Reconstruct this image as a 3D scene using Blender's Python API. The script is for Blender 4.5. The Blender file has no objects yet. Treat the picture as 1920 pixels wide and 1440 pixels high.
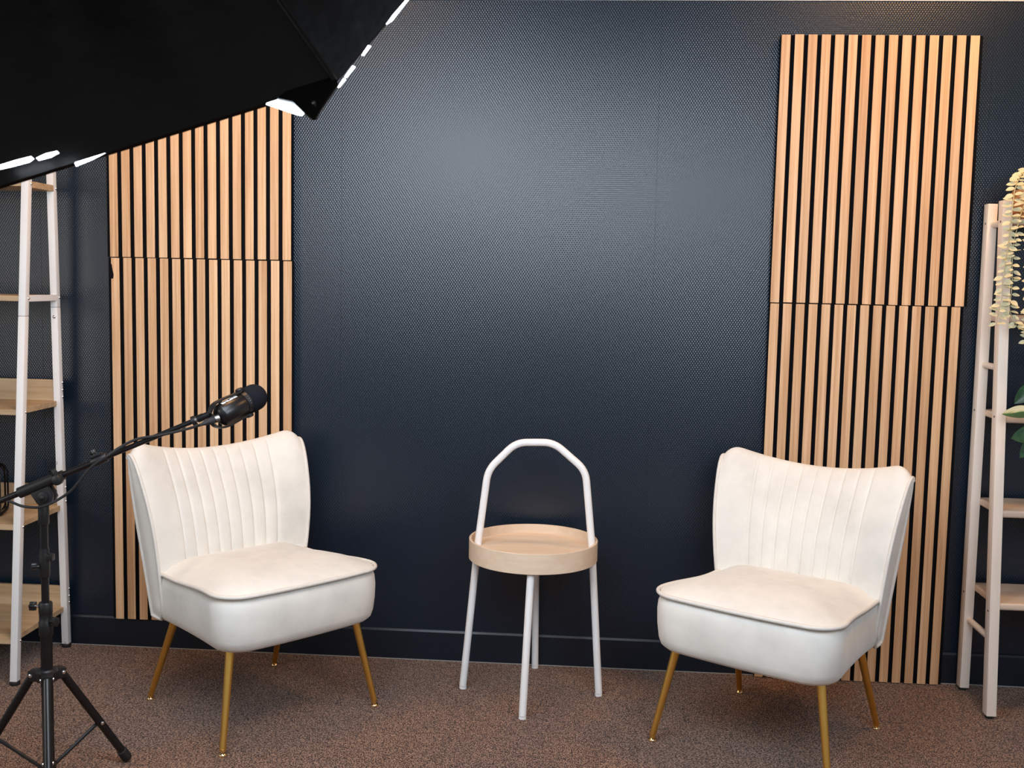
import bpy, bmesh, math, random
from mathutils import Vector, Matrix

sc = bpy.context.scene
col = sc.collection
PI = math.pi
rnd = random.Random(7)

# ------------------------------------------------------------------ camera
F_PX, CAM = 2001.82, Vector((0.0, -3.34438, 1.22236))
PITCH, YAW, ROLL = -0.0944579, -0.0694759, 0.0209592
_f = Vector((math.sin(YAW) * math.cos(PITCH), math.cos(YAW) * math.cos(PITCH), math.sin(PITCH)))
_r = Vector((math.cos(YAW), -math.sin(YAW), 0))
_u = _r.cross(_f)
CR = math.cos(ROLL) * _r + math.sin(ROLL) * _u
CU = -math.sin(ROLL) * _r + math.cos(ROLL) * _u
CF = _f
cam_d = bpy.data.cameras.new('camera')
cam = bpy.data.objects.new('camera', cam_d)
col.objects.link(cam)
cam.matrix_world = Matrix(((CR.x, CU.x, -CF.x, CAM.x), (CR.y, CU.y, -CF.y, CAM.y), (CR.z, CU.z, -CF.z, CAM.z), (0, 0, 0, 1)))
cam_d.sensor_width = 36.0
cam_d.lens = F_PX / 1920 * 36.0
cam_d.clip_start = 0.02
cam_d.dof.use_dof = True
cam_d.dof.focus_distance = 3.05
cam_d.dof.aperture_fstop = 13
sc.camera = cam

# ------------------------------------------------------------------ world, lamps, exposure
world = bpy.data.worlds.new('room_ambience')
sc.world = world
world.use_nodes = True
world.node_tree.nodes['Background'].inputs[0].default_value = (0.94, 0.93, 0.95, 1)
world.node_tree.nodes['Background'].inputs[1].default_value = 0.30

def area(name, loc, target, size, watts, colour, size_y=None):
    d = bpy.data.lights.new(name, 'AREA')
    d.energy = watts
    d.color = colour
    d.size = size
    if size_y:
        d.shape = 'RECTANGLE'
        d.size_y = size_y
    o = bpy.data.objects.new(name, d)
    col.objects.link(o)
    o.location = loc
    o.rotation_euler = (Vector(target) - Vector(loc)).to_track_quat('-Z', 'Y').to_euler()
    return o

SOFTBOX_GLOW = 9.0
area('second_studio_lamp', (0.70, -2.35, 1.68), (0.05, 0.0, 0.95), 0.8, 22.5, (0.80, 0.89, 1.0))
area('left_fill_light', (-2.7, -2.3, 1.25), (-0.9, -0.45, 0.4), 0.9, 9, (1.0, 0.95, 0.88))  # unseen soft fill, added to brighten the left chair's side
area('ceiling_lamp_warm', (1.15, -0.72, 2.56), (1.15, -0.6, 0.5), 0.4, 17, (1.0, 0.54, 0.23))
area('ceiling_lamp_warm', (-1.05, -0.72, 2.56), (-1.05, -0.6, 0.5), 0.4, 12.5, (1.0, 0.54, 0.23))

sc.view_settings.view_transform = 'Standard'
sc.view_settings.look = 'None'
sc.view_settings.gamma = 1.0
sc.view_settings.use_curve_mapping = False
sc.view_settings.exposure = 0.1

# ------------------------------------------------------------------ pixel helpers
def ray(px):
    return CF + ((px[0] - 960) / F_PX) * CR - ((px[1] - 720) / F_PX) * CU

def hit(px, axis, val):
    d = ray(px)
    return CAM + d * ((val - CAM[axis]) / d[axis])

def hit_plane(px, p, n):
    d = ray(px)
    return CAM + d * ((p - CAM).dot(n) / d.dot(n))

# ------------------------------------------------------------------ materials
def new_mat(name):
    m = bpy.data.materials.new(name)
    m.use_nodes = True
    nt = m.node_tree
    return m, nt, nt.nodes['Principled BSDF']

def ramp(nt, fac, stops):
    r = nt.nodes.new('ShaderNodeValToRGB')
    el = r.color_ramp.elements
    while len(el) < len(stops):
        el.new(0.5)
    for e, (p, c) in zip(el, stops):
        e.position = p
        e.color = (*c, 1)
    nt.links.new(fac, r.inputs[0])
    return r.outputs[0]

def coords(nt, kind='Object', scale=(1, 1, 1), jitter=False):
    tc = nt.nodes.new('ShaderNodeTexCoord')
    mp = nt.nodes.new('ShaderNodeMapping')
    mp.inputs['Scale'].default_value = scale
    nt.links.new(tc.outputs[kind], mp.inputs[0])
    if jitter:
        oi = nt.nodes.new('ShaderNodeObjectInfo')
        mu = nt.nodes.new('ShaderNodeMath')
        mu.operation = 'MULTIPLY'
        mu.inputs[1].default_value = 37.0
        nt.links.new(oi.outputs['Random'], mu.inputs[0])
        cb = nt.nodes.new('ShaderNodeCombineXYZ')
        for i in range(3):
            nt.links.new(mu.outputs[0], cb.inputs[i])
        nt.links.new(cb.outputs[0], mp.inputs['Location'])
    return mp.outputs[0]

def noise(nt, vec, scale, detail=3, rough=0.5):
    n = nt.nodes.new('ShaderNodeTexNoise')
    n.inputs['Scale'].default_value = scale
    n.inputs['Detail'].default_value = detail
    n.inputs['Roughness'].default_value = rough
    nt.links.new(vec, n.inputs['Vector'])
    return n.outputs[0]

def bump(nt, bsdf, h, strength, dist):
    b = nt.nodes.new('ShaderNodeBump')
    b.inputs['Strength'].default_value = strength
    b.inputs['Distance'].default_value = dist
    nt.links.new(h, b.inputs['Height'])
    nt.links.new(b.outputs[0], bsdf.inputs['Normal'])

def simple(name, c, rough=0.5, metal=0.0, spec=0.5, var=0.08, nscale=60, bmp=0.0, coat=0.0):
    m, nt, b = new_mat(name)
    v = coords(nt)
    n = noise(nt, v, nscale)
    lo = tuple(max(0, x * (1 - var)) for x in c)
    hi = tuple(min(1, x * (1 + var)) for x in c)
    nt.links.new(ramp(nt, n, [(0.3, lo), (0.7, hi)]), b.inputs['Base Color'])
    b.inputs['Roughness'].default_value = rough
    b.inputs['Metallic'].default_value = metal
    b.inputs['Specular IOR Level'].default_value = spec
    b.inputs['Coat Weight'].default_value = coat
    if bmp:
        bump(nt, b, n, bmp, 0.001)
    return m

def wood(name, stops, axis='z', rough=0.5, fine=1.0):
    m, nt, b = new_mat(name)
    s = {'z': (170 * fine, 170 * fine, 3.2), 'x': (3.2, 170 * fine, 170 * fine), 'y': (170 * fine, 3.2, 170 * fine)}[axis]
    v = coords(nt, 'Object', s, jitter=True)
    n1 = noise(nt, v, 1.0, 4, 0.62)
    s2 = tuple(x * 0.22 for x in s)
    v2 = coords(nt, 'Object', s2, jitter=True)
    n2 = noise(nt, v2, 1.0, 2, 0.5)
    mx = nt.nodes.new('ShaderNodeMix')
    mx.inputs[0].default_value = 0.45
    nt.links.new(n1, mx.inputs[2])
    nt.links.new(n2, mx.inputs[3])
    c = ramp(nt, mx.outputs[0], stops)
    oi = nt.nodes.new('ShaderNodeObjectInfo')
    hs = nt.nodes.new('ShaderNodeHueSaturation')
    mr = nt.nodes.new('ShaderNodeMapRange')
    mr.inputs['To Min'].default_value = 0.92
    mr.inputs['To Max'].default_value = 1.06
    nt.links.new(oi.outputs['Random'], mr.inputs['Value'])
    nt.links.new(mr.outputs[0], hs.inputs['Value'])
    nt.links.new(c, hs.inputs['Color'])
    nt.links.new(hs.outputs[0], b.inputs['Base Color'])
    b.inputs['Roughness'].default_value = rough
    b.inputs['Specular IOR Level'].default_value = 0.35
    bump(nt, b, n1, 0.25, 0.0006)
    return m

def mat_wallpaper():
    m, nt, b = new_mat('painted_weave_wallpaper')
    tc = nt.nodes.new('ShaderNodeNewGeometry')
    sep = nt.nodes.new('ShaderNodeSeparateXYZ')
    nt.links.new(tc.outputs['Position'], sep.inputs[0])
    cb = nt.nodes.new('ShaderNodeCombineXYZ')
    nt.links.new(sep.outputs[0], cb.inputs[0])
    nt.links.new(sep.outputs[2], cb.inputs[1])
    dn = noise(nt, cb.outputs[0], 90, 2)
    ad = nt.nodes.new('ShaderNodeVectorMath')
    ad.operation = 'MULTIPLY_ADD'
    nt.links.new(dn, ad.inputs[0])
    ad.inputs[1].default_value = (0.0022, 0.0022, 0)
    nt.links.new(cb.outputs[0], ad.inputs[2])
    s2 = nt.nodes.new('ShaderNodeSeparateXYZ')
    nt.links.new(ad.outputs[0], s2.inputs[0])
    sines = []
    for k, period in ((0, 0.0082), (1, 0.0124)):
        m1 = nt.nodes.new('ShaderNodeMath')
        m1.operation = 'MULTIPLY'
        m1.inputs[1].default_value = 2 * PI / period
        nt.links.new(s2.outputs[k], m1.inputs[0])
        m2 = nt.nodes.new('ShaderNodeMath')
        m2.operation = 'SINE'
        nt.links.new(m1.outputs[0], m2.inputs[0])
        sines.append(m2.outputs[0])
    weave = nt.nodes.new('ShaderNodeMath')
    weave.operation = 'MULTIPLY'
    nt.links.new(sines[0], weave.inputs[0])
    nt.links.new(sines[1], weave.inputs[1])
    n = noise(nt, cb.outputs[0], 3.0, 3)
    nt.links.new(ramp(nt, n, [(0.3, (0.0036, 0.0108, 0.0225)), (0.7, (0.0048, 0.0132, 0.0270))]), b.inputs['Base Color'])
    b.inputs['Roughness'].default_value = 0.29
    b.inputs['Specular IOR Level'].default_value = 0.62
    bump(nt, b, weave.outputs[0], 0.5, 0.00055)
    return m

def mat_carpet():
    m, nt, b = new_mat('brown_loop_carpet')
    oi = nt.nodes.new('ShaderNodeObjectInfo')
    tc = nt.nodes.new('ShaderNodeTexCoord')
    rt = nt.nodes.new('ShaderNodeVectorRotate')
    rt.rotation_type = 'Z_AXIS'
    mu = nt.nodes.new('ShaderNodeMath')
    mu.operation = 'GREATER_THAN'
    mu.inputs[1].default_value = 0.5
    nt.links.new(oi.outputs['Random'], mu.inputs[0])
    m2 = nt.nodes.new('ShaderNodeMath')
    m2.operation = 'MULTIPLY'
    m2.inputs[1].default_value = PI / 2
    nt.links.new(mu.outputs[0], m2.inputs[0])
    nt.links.new(tc.outputs['Object'], rt.inputs['Vector'])
    nt.links.new(m2.outputs[0], rt.inputs['Angle'])
    mp = nt.nodes.new('ShaderNodeMapping')
    mp.inputs['Scale'].default_value = (170, 380, 1)
    nt.links.new(rt.outputs[0], mp.inputs[0])
    n1 = noise(nt, mp.outputs[0], 1.0, 2, 0.6)
    vo = nt.nodes.new('ShaderNodeTexVoronoi')
    vo.inputs['Scale'].default_value = 420
    nt.links.new(tc.outputs['Object'], vo.inputs['Vector'])
    mx = nt.nodes.new('ShaderNodeMix')
    mx.inputs[0].default_value = 0.3
    nt.links.new(n1, mx.inputs[2])
    nt.links.new(vo.outputs['Color'], mx.inputs[3])
    c1 = ramp(nt, mx.outputs[0], [(0.41, (0.016, 0.007, 0.007)), (0.49, (0.075, 0.043, 0.034)), (0.59, (0.42, 0.28, 0.195))])
    ge = nt.nodes.new('ShaderNodeNewGeometry')
    n2 = noise(nt, ge.outputs['Position'], 2.6, 3)
    mixc = nt.nodes.new('ShaderNodeMix')
    mixc.data_type = 'RGBA'
    mixc.blend_type = 'MULTIPLY'
    mixc.inputs[0].default_value = 1.0
    nt.links.new(c1, mixc.inputs[6])
    nt.links.new(ramp(nt, n2, [(0.35, (0.86, 0.86, 0.95)), (0.65, (1.06, 0.98, 0.90))]), mixc.inputs[7])
    nt.links.new(mixc.outputs[2], b.inputs['Base Color'])
    b.inputs['Roughness'].default_value = 0.95
    b.inputs['Specular IOR Level'].default_value = 0.1
    b.inputs['Sheen Weight'].default_value = 0.15
    bump(nt, b, mx.outputs[0], 0.6, 0.003)
    return m

def mat_velvet():
    m, nt, b = new_mat('cream_velvet')
    v = coords(nt)
    n = noise(nt, v, 9, 4, 0.6)
    nt.links.new(ramp(nt, n, [(0.28, (0.66, 0.645, 0.595)), (0.5, (0.745, 0.725, 0.67)), (0.72, (0.80, 0.78, 0.72))]), b.inputs['Base Color'])
    b.inputs['Roughness'].default_value = 0.75
    b.inputs['Specular IOR Level'].default_value = 0.25
    b.inputs['Sheen Weight'].default_value = 0.35
    b.inputs['Sheen Roughness'].default_value = 0.4
    n2 = noise(nt, v, 22, 3, 0.55)
    bump(nt, b, n2, 0.12, 0.006)
    return m

def mat_emit(name, c, s):
    m, nt, b = new_mat(name)
    b.inputs['Base Color'].default_value = (0.9, 0.9, 0.9, 1)
    b.inputs['Emission Color'].default_value = (*c, 1)
    b.inputs['Emission Strength'].default_value = s
    return m

M = {}
M['wall'] = mat_wallpaper()
M['base'] = simple('painted_baseboard', (0.0046, 0.0095, 0.019), 0.42, nscale=20)
M['caulk'] = simple('dry_caulk', (0.35, 0.35, 0.34), 0.7)
M['white_trim'] = simple('white_trim_paint', (0.6, 0.6, 0.58), 0.5)
M['ceiling'] = simple('grey_ceiling', (0.22, 0.22, 0.22), 0.9)
M['carpet'] = mat_carpet()
M['underlay'] = simple('dark_underlay', (0.03, 0.02, 0.018), 0.95)
M['velvet'] = mat_velvet()
M['piping'] = simple('cream_piping', (0.70, 0.67, 0.62), 0.7, var=0.03)
M['gold'] = simple('brushed_gold', (1.0, 0.62, 0.15), 0.30, 1.0, var=0.02)
M['gold_foot'] = simple('polished_brass', (0.85, 0.62, 0.33), 0.15, 1.0, var=0.03)
M['slat'] = wood('oak_slat', [(0.30, (0.47, 0.245, 0.115)), (0.47, (0.64, 0.385, 0.205)), (0.62, (0.79, 0.53, 0.32))])
M['slat_core'] = simple('black_mdf_core', (0.008, 0.007, 0.007), 0.8, spec=0.15)
M['felt'] = simple('black_felt', (0.006, 0.006, 0.0075), 0.95, spec=0.1)
M['birch'] = wood('birch_veneer', [(0.35, (0.73, 0.56, 0.40)), (0.6, (0.81, 0.65, 0.49))], 'x', 0.45, 0.35)
M['ladder'] = wood('whitewashed_pine', [(0.35, (0.80, 0.70, 0.60)), (0.65, (0.87, 0.78, 0.69))], 'z', 0.5, 0.5)
M['ladder_board'] = wood('pine_board', [(0.35, (0.60, 0.46, 0.35)), (0.65, (0.72, 0.57, 0.45))], 'x', 0.5, 0.5)
M['shelf_board'] = wood('light_oak_board', [(0.33, (0.36, 0.24, 0.13)), (0.65, (0.58, 0.42, 0.26))], 'x', 0.45, 0.4)
M['white_metal'] = simple('white_powder_coat', (0.82, 0.82, 0.82), 0.38, var=0.006)
M['table_white'] = simple('white_tube_paint', (0.84, 0.84, 0.83), 0.35, var=0.004)
M['black_plastic'] = simple('black_plastic', (0.008, 0.008, 0.009), 0.42)
M['black_metal'] = simple('black_steel', (0.006, 0.006, 0.007), 0.28)
M['rubber'] = simple('black_rubber', (0.01, 0.01, 0.011), 0.7)
M['chrome'] = simple('zinc_screw', (0.75, 0.76, 0.78), 0.22, 1.0)
M['foam'] = simple('black_foam', (0.010, 0.011, 0.015), 1.0, spec=0.1, nscale=900, bmp=0.5)
M['gloss_black'] = simple('gloss_black', (0.005, 0.005, 0.006), 0.18)
M['satin_black'] = simple('satin_black', (0.005, 0.005, 0.006), 0.33)
M['gunmetal'] = simple('gunmetal', (0.30, 0.29, 0.28), 0.4, 1.0)
M['white_print'] = simple('white_print', (0.85, 0.85, 0.85), 0.5)
M['grey_print'] = simple('grey_print', (0.12, 0.12, 0.14), 0.6)
M['softbox'] = simple('black_softbox_nylon', (0.0020, 0.0018, 0.0017), 0.36, spec=0.24, nscale=22, bmp=1.5)
M['glow'] = mat_emit('lit_diffuser', (0.80, 0.89, 1.0), SOFTBOX_GLOW)
M['silver'] = simple('silver_lining', (0.7, 0.7, 0.7), 0.3, 0.8)
M['hole'] = simple('dark_hole', (0.01, 0.008, 0.006), 0.8)
M['eucalyptus'] = simple('pale_eucalyptus_leaf', (0.62, 0.59, 0.38), 0.6, var=0.15, nscale=45)
M['stem'] = simple('pale_stem', (0.46, 0.42, 0.22), 0.6)
M['basket'] = simple('orange_wicker', (0.62, 0.30, 0.12), 0.7, var=0.3, nscale=120)
M['ceramic'] = simple('white_ceramic', (0.75, 0.74, 0.72), 0.3)

def mat_variegated():
    m, nt, b = new_mat('variegated_leaf')
    tc = nt.nodes.new('ShaderNodeTexCoord')
    sp = nt.nodes.new('ShaderNodeSeparateXYZ')
    nt.links.new(tc.outputs['Object'], sp.inputs[0])
    n = noise(nt, coords(nt, 'Object', (12, 60, 1)), 1.0, 3)
    ab = nt.nodes.new('ShaderNodeMath')
    ab.operation = 'MULTIPLY_ADD'
    ab.inputs[1].default_value = -22.0
    nt.links.new(sp.outputs[1], ab.inputs[0])
    nt.links.new(n, ab.inputs[2])
    nt.links.new(ramp(nt, ab.outputs[0], [(0.25, (0.02, 0.075, 0.03)), (0.5, (0.05, 0.14, 0.05)), (0.62, (0.55, 0.52, 0.25)), (0.8, (0.75, 0.70, 0.45))]), b.inputs['Base Color'])
    b.inputs['Roughness'].default_value = 0.35
    return m
M['variegated'] = mat_variegated()
M['green'] = simple('dark_green_leaf', (0.028, 0.085, 0.038), 0.4, var=0.3, nscale=40)

# ------------------------------------------------------------------ mesh helpers
def mesh(name, verts, faces, smooth=True):
    me = bpy.data.meshes.new(name)
    me.from_pydata([tuple(v) for v in verts], [], faces)
    me.validate()
    bm = bmesh.new()
    bm.from_mesh(me)
    bmesh.ops.recalc_face_normals(bm, faces=bm.faces)
    bm.to_mesh(me)
    bm.free()
    me.polygons.foreach_set('use_smooth', [smooth] * len(me.polygons))
    return me

def obj(name, me, mat, parent=None, loc=None):
    o = bpy.data.objects.new(name, me)
    col.objects.link(o)
    if mat and not me.materials:
        me.materials.append(M[mat])
    if parent:
        o.parent = parent
    if loc is not None:
        o.location = loc
    return o

def smooth_by_angle(o, deg=35):
    me = o.data
    bm = bmesh.new()
    bm.from_mesh(me)
    for e in bm.edges:
        if len(e.link_faces) == 2:
            e.smooth = e.calc_face_angle(0) < math.radians(deg)
    bm.to_mesh(me)
    bm.free()

class G:
    """Collects vertices and faces for one mesh."""
    def __init__(self, off=(0, 0, 0)):
        self.v, self.f, self.off = [], [], Vector(off)

    def add(self, vs, fs):
        b = len(self.v)
        self.v += [Vector(p) - self.off for p in vs]
        self.f += [tuple(b + i for i in f) for f in fs]
        return self

    def box(self, lo, hi):
        x0, y0, z0 = lo
        x1, y1, z1 = hi
        return self.add([(x0, y0, z0), (x1, y0, z0), (x1, y1, z0), (x0, y1, z0), (x0, y0, z1), (x1, y0, z1), (x1, y1, z1), (x0, y1, z1)],
                        [(0, 3, 2, 1), (4, 5, 6, 7), (0, 1, 5, 4), (1, 2, 6, 5), (2, 3, 7, 6), (3, 0, 4, 7)])

    def tube(self, pts, radii, n=12, caps=True):
        pts = [Vector(p) for p in pts]
        if not isinstance(radii, (list, tuple)):
            radii = [radii] * len(pts)
        t0 = (pts[1] - pts[0]).normalized()
        a = t0.orthogonal().normalized()
        vs, fs = [], []
        for i, p in enumerate(pts):
            if i == 0:
                t = t0
            elif i == len(pts) - 1:
                t = (pts[i] - pts[i - 1]).normalized()
            else:
                t = ((pts[i] - pts[i - 1]).normalized() + (pts[i + 1] - pts[i]).normalized()).normalized()
            a = (a - t * a.dot(t)).normalized()
            b = t.cross(a)
            for k in range(n):
                w = 2 * PI * k / n
                vs.append(p + (a * math.cos(w) + b * math.sin(w)) * radii[i])
        for i in range(len(pts) - 1):
            for k in range(n):
                k2 = (k + 1) % n
                fs.append((i * n + k, i * n + k2, (i + 1) * n + k2, (i + 1) * n + k))
        if caps:
            fs.append(tuple(range(n - 1, -1, -1)))
            fs.append(tuple((len(pts) - 1) * n + k for k in range(n)))
        return self.add(vs, fs)

    def loop_tube(self, pts, r, n=8):
        pts = [Vector(p) for p in pts]
        N = len(pts)
        vs, fs = [], []
        a = None
        for i, p in enumerate(pts):
            t = (pts[(i + 1) % N] - pts[i - 1]).normalized()
            if a is None:
                a = t.orthogonal().normalized()
            a = (a - t * a.dot(t)).normalized()
            b = t.cross(a)
            for k in range(n):
                w = 2 * PI * k / n
                vs.append(p + (a * math.cos(w) + b * math.sin(w)) * r)
        # twist-free closure: find best rotation offset
        a_end = a
        t = (pts[1] - pts[-1]).normalized()
        a_end = (a_end - t * a_end.dot(t)).normalized()
        first = (vs[0] - pts[0]).normalized()
        bb = t.cross(a_end)
        ang = math.atan2(first.dot(bb), first.dot(a_end))
        sh = int(round(ang / (2 * PI / n))) % n
        for i in range(N):
            j = (i + 1) % N
            for k in range(n):
                k2 = (k + 1) % n
                if j:
                    fs.append((i * n + k, i * n + k2, j * n + k2, j * n + k))
                else:
                    fs.append((i * n + k, i * n + k2, (k2 - sh) % n, (k - sh) % n))
        return self.add(vs, fs)

    def lathe(self, prof, axis_o, axis_d, n=32, cap=True):
        """prof: list of (t along axis, radius)"""
        d = Vector(axis_d).normalized()
        a = d.orthogonal().normalized()
        b = d.cross(a)
        vs, fs = [], []
        for t, r in prof:
            for k in range(n):
                w = 2 * PI * k / n
                vs.append(Vector(axis_o) + d * t + (a * math.cos(w) + b * math.sin(w)) * r)
        for i in range(len(prof) - 1):
            for k in range(n):
                k2 = (k + 1) % n
                fs.append((i * n + k, i * n + k2, (i + 1) * n + k2, (i + 1) * n + k))
        if cap:
            fs.append(tuple(range(n - 1, -1, -1)))
            fs.append(tuple((len(prof) - 1) * n + k for k in range(n)))
        return self.add(vs, fs)

    def prism(self, poly, extr):
        """poly: list of 3D points, extr: vector"""
        n = len(poly)
        e = Vector(extr)
        vs = [Vector(p) for p in poly] + [Vector(p) + e for p in poly]
        fs = [tuple(range(n - 1, -1, -1)), tuple(range(n, 2 * n))]
        for k in range(n):
            k2 = (k + 1) % n
            fs.append((k, k2, n + k2, n + k))
        return self.add(vs, fs)

    def build(self, name, mat, parent=None, smooth=True, bevel=0.0, segs=2, angle=40):
        me = mesh(name, self.v, self.f, smooth)
        if bevel:
            bm = bmesh.new()
            bm.from_mesh(me)
            ed = [e for e in bm.edges if len(e.link_faces) == 2 and e.calc_face_angle(0) > math.radians(30)]
            bmesh.ops.bevel(bm, geom=ed, offset=bevel, segments=segs, profile=0.6, affect='EDGES')
            bm.to_mesh(me)
            bm.free()
            me.polygons.foreach_set('use_smooth', [smooth] * len(me.polygons))
        o = obj(name, me, mat, parent)
        if smooth:
            smooth_by_angle(o, angle)
        return o

def thing(name, loc, label, cat, group=None, rotz=0.0):
    o = bpy.data.objects.new(name, None)
    o.empty_display_size = 0.05
    col.objects.link(o)
    o.location = loc
    o.rotation_euler = (0, 0, rotz)
    tag(o, label, cat, group)
    return o

def tag(o, label, cat, group=None):
    o['label'] = label
    o['category'] = cat
    if group:
        o['group'] = group

def struct(o, label=None):
    o['kind'] = 'structure'
    if label:
        o['label'] = label
        o['category'] = o.name.split('_')[0]
    return o

def smooth_path(pts, sub=6):
    pts = [Vector(p) for p in pts]
    out = []
    P = [pts[0] * 2 - pts[1]] + pts + [pts[-1] * 2 - pts[-2]]
    for i in range(1, len(P) - 2):
        for s in range(sub):
            t = s / sub
            a, b, c, d = P[i - 1], P[i], P[i + 1], P[i + 2]
            out.append(0.5 * ((2 * b) + (c - a) * t + (2 * a - 5 * b + 4 * c - d) * t * t + (3 * b - a - 3 * c + d) * t ** 3))
    out.append(pts[-1])
    return out

def text_mesh(name, body, size, mat, parent, matrix, extrude=0.0002, sx=1.0, bold=0.0):
    cu = bpy.data.curves.new(name, 'FONT')
    cu.body = body
    cu.size = size
    cu.extrude = extrude
    cu.offset = bold
    cu.align_x = 'CENTER'
    cu.align_y = 'CENTER'
    tmp = bpy.data.objects.new(name, cu)
    col.objects.link(tmp)
    dg = bpy.context.evaluated_depsgraph_get()
    me = bpy.data.meshes.new_from_object(tmp.evaluated_get(dg))
    bpy.data.objects.remove(tmp)
    for v in me.vertices:
        v.co.x *= sx
    me.transform(matrix)
    me.name = name
    me.materials.clear()
    return obj(name, me, mat, parent)

# ================================================================== THE ROOM
FLOOR_X0, FLOOR_X1, FLOOR_Y0 = -3.4, 3.0, -4.6
g = G().box((FLOOR_X0, FLOOR_Y0, -0.08), (FLOOR_X1, 0.02, -0.006))
floor = struct(g.build('floor', 'underlay', smooth=False), 'brown loop pile carpet tile floor')
TILE = 0.5
tile_me = None
SEAM_X = 0.16
x = SEAM_X - TILE * 5
while x < 2.6:
    y = 0.0
    while y > -3.4:
        if tile_me is None:
            gg = G().box((-TILE / 2 + 0.0004, -TILE / 2 + 0.0004, -0.0058), (TILE / 2 - 0.0004, TILE / 2 - 0.0004, 0.0))
            o = gg.build('carpet_tile', 'carpet', floor, smooth=False)
            tile_me = o.data
        else:
            o = obj('carpet_tile', tile_me, 'carpet', floor)
        o.location = (x + TILE / 2, y - TILE / 2, rnd.uniform(-0.0004, 0.0))
        y -= TILE
    x += TILE

WALL_TOP = 2.081
g = G().box((FLOOR_X0, 0.0012, -0.08), (FLOOR_X1, 0.12, 2.62))
wall = struct(g.build('wall_back', 'base', smooth=False), 'dark navy wall covered in woven-texture painted wallpaper')
k = -3
STRIP = 0.98
while -0.781 + STRIP * k < FLOOR_X1:
    x0 = -0.781 + STRIP * k
    G().box((x0 + 0.0004, 0.0, 0.0), (x0 + STRIP - 0.0004, 0.0012, WALL_TOP)).build('wallpaper_strip', 'wall', wall, smooth=False)
    k += 1
g = G().prism([(FLOOR_X0, 0, 0.0), (FLOOR_X0, -0.0115, 0.0), (FLOOR_X0, -0.0115, 0.093), (FLOOR_X0, -0.008, 0.0995), (FLOOR_X0, 0, 0.1005)], (FLOOR_X1 - FLOOR_X0, 0, 0))
struct(g.build('baseboard_back', 'base', smooth=False), 'navy painted baseboard along the back wall')
g = G().box((FLOOR_X0, -0.0135, 0.0), (FLOOR_X1, -0.0115, 0.0022))
struct(g.build('trim_1', 'caulk', smooth=False), 'thin pale line of caulk between carpet and baseboard')
g = G().box((FLOOR_X0, -0.004, WALL_TOP), (FLOOR_X1, 0.0012, WALL_TOP + 0.07))
struct(g.build('trim_2', 'white_trim', smooth=False, bevel=0.0), 'pale trim strip along the top of the navy wall')
g = G().box((FLOOR_X0, FLOOR_Y0, 2.62), (FLOOR_X1, 0.12, 2.7))
struct(g.build('ceiling', 'ceiling', smooth=False), 'plain grey ceiling above the set')

# ================================================================== SLAT PANELS
FELT_Y, FELT_T, SLAT_T = -0.0120, 0.009, 0.011
SLAT_Y = FELT_Y - FELT_T - SLAT_T       # front face of the slats
def slat_panel(px_left, px_right, z0, z1, side, label):
    xl = hit(px_left, 1, SLAT_Y).x
    xr = hit(px_right, 1, SLAT_Y).x
    pitch = (xr - xl) / (14 + 0.68)
    w = pitch * 0.68
    gap = pitch - w
    root = thing('slat_panel', ((xl + xr) / 2, FELT_Y, z0), label, 'wall panel', 'wooden slat panels')
    off = root.location
    fx0 = xl - (gap if side < 0 else 0.001)
    fx1 = xr + (gap if side > 0 else 0.001)
    G(off).box((fx0, FELT_Y - FELT_T, z0), (fx1, FELT_Y, z1)).build('felt_backing', 'felt', root, smooth=False)
    h = z1 - z0 - 0.001
    sm = None
    for i in range(15):
        if sm is None:
            gg = G().box((-w / 2, -SLAT_T, 0), (w / 2, 0, h))
            o = gg.build('slat', 'slat', root, smooth=False, bevel=0.0008, segs=1)
            sm = o.data
            sm.materials.append(M['slat_core'])
            for p in sm.polygons:
                p.material_index = 0 if (p.normal.y < -0.6 or abs(p.normal.z) > 0.9) else 1
        else:
            o = obj('slat', sm, 'slat', root)
        o.location = Vector((xl + pitch * i + w / 2, FELT_Y - FELT_T, z0 + rnd.uniform(0.0, 0.0012))) - off
    return root, xl, xr

zl_bot = hit((217, 1160), 1, SLAT_Y).z
zl_seam = hit((375, 485.5), 1, SLAT_Y).z
zr_seam = hit((1620, 571.5), 1, SLAT_Y).z
zr_top = hit((1650, 65), 1, SLAT_Y).z
slat_left, lx, rx = slat_panel((208, 500), (547, 500), zl_bot, zl_seam - 0.001, -1, 'lower half of the slatted oak panel behind the chair with the microphone')
slat_panel((206.3, 470), (545.5, 470), zl_seam + 0.001, 2.0, -1, 'upper oak slat panel partly hidden by the black softbox')
slat_panel((1441.5, 640), (1797.5, 640), 0.002, zr_seam - 0.001, 1, 'lower half of the slatted oak panel standing on the carpet by the wooden ladder shelf')
slat_panel((1466, 65), (1838, 68), zr_seam + 0.001, zr_top, 1, 'upper oak slat panel with fully visible top edge beside the trailing plant')
# torn felt flap folded over the edge of the left lower panel
off = slat_left.location
fl = [hit(p, 1, SLAT_Y - 0.0015) for p in ((206, 495), (209, 495), (211, 507), (212.8, 515), (212, 522), (206, 523))]
G(off).prism(fl, (0, 0.0012, 0)).build('felt_flap', 'felt', slat_left, smooth=False)

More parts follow.
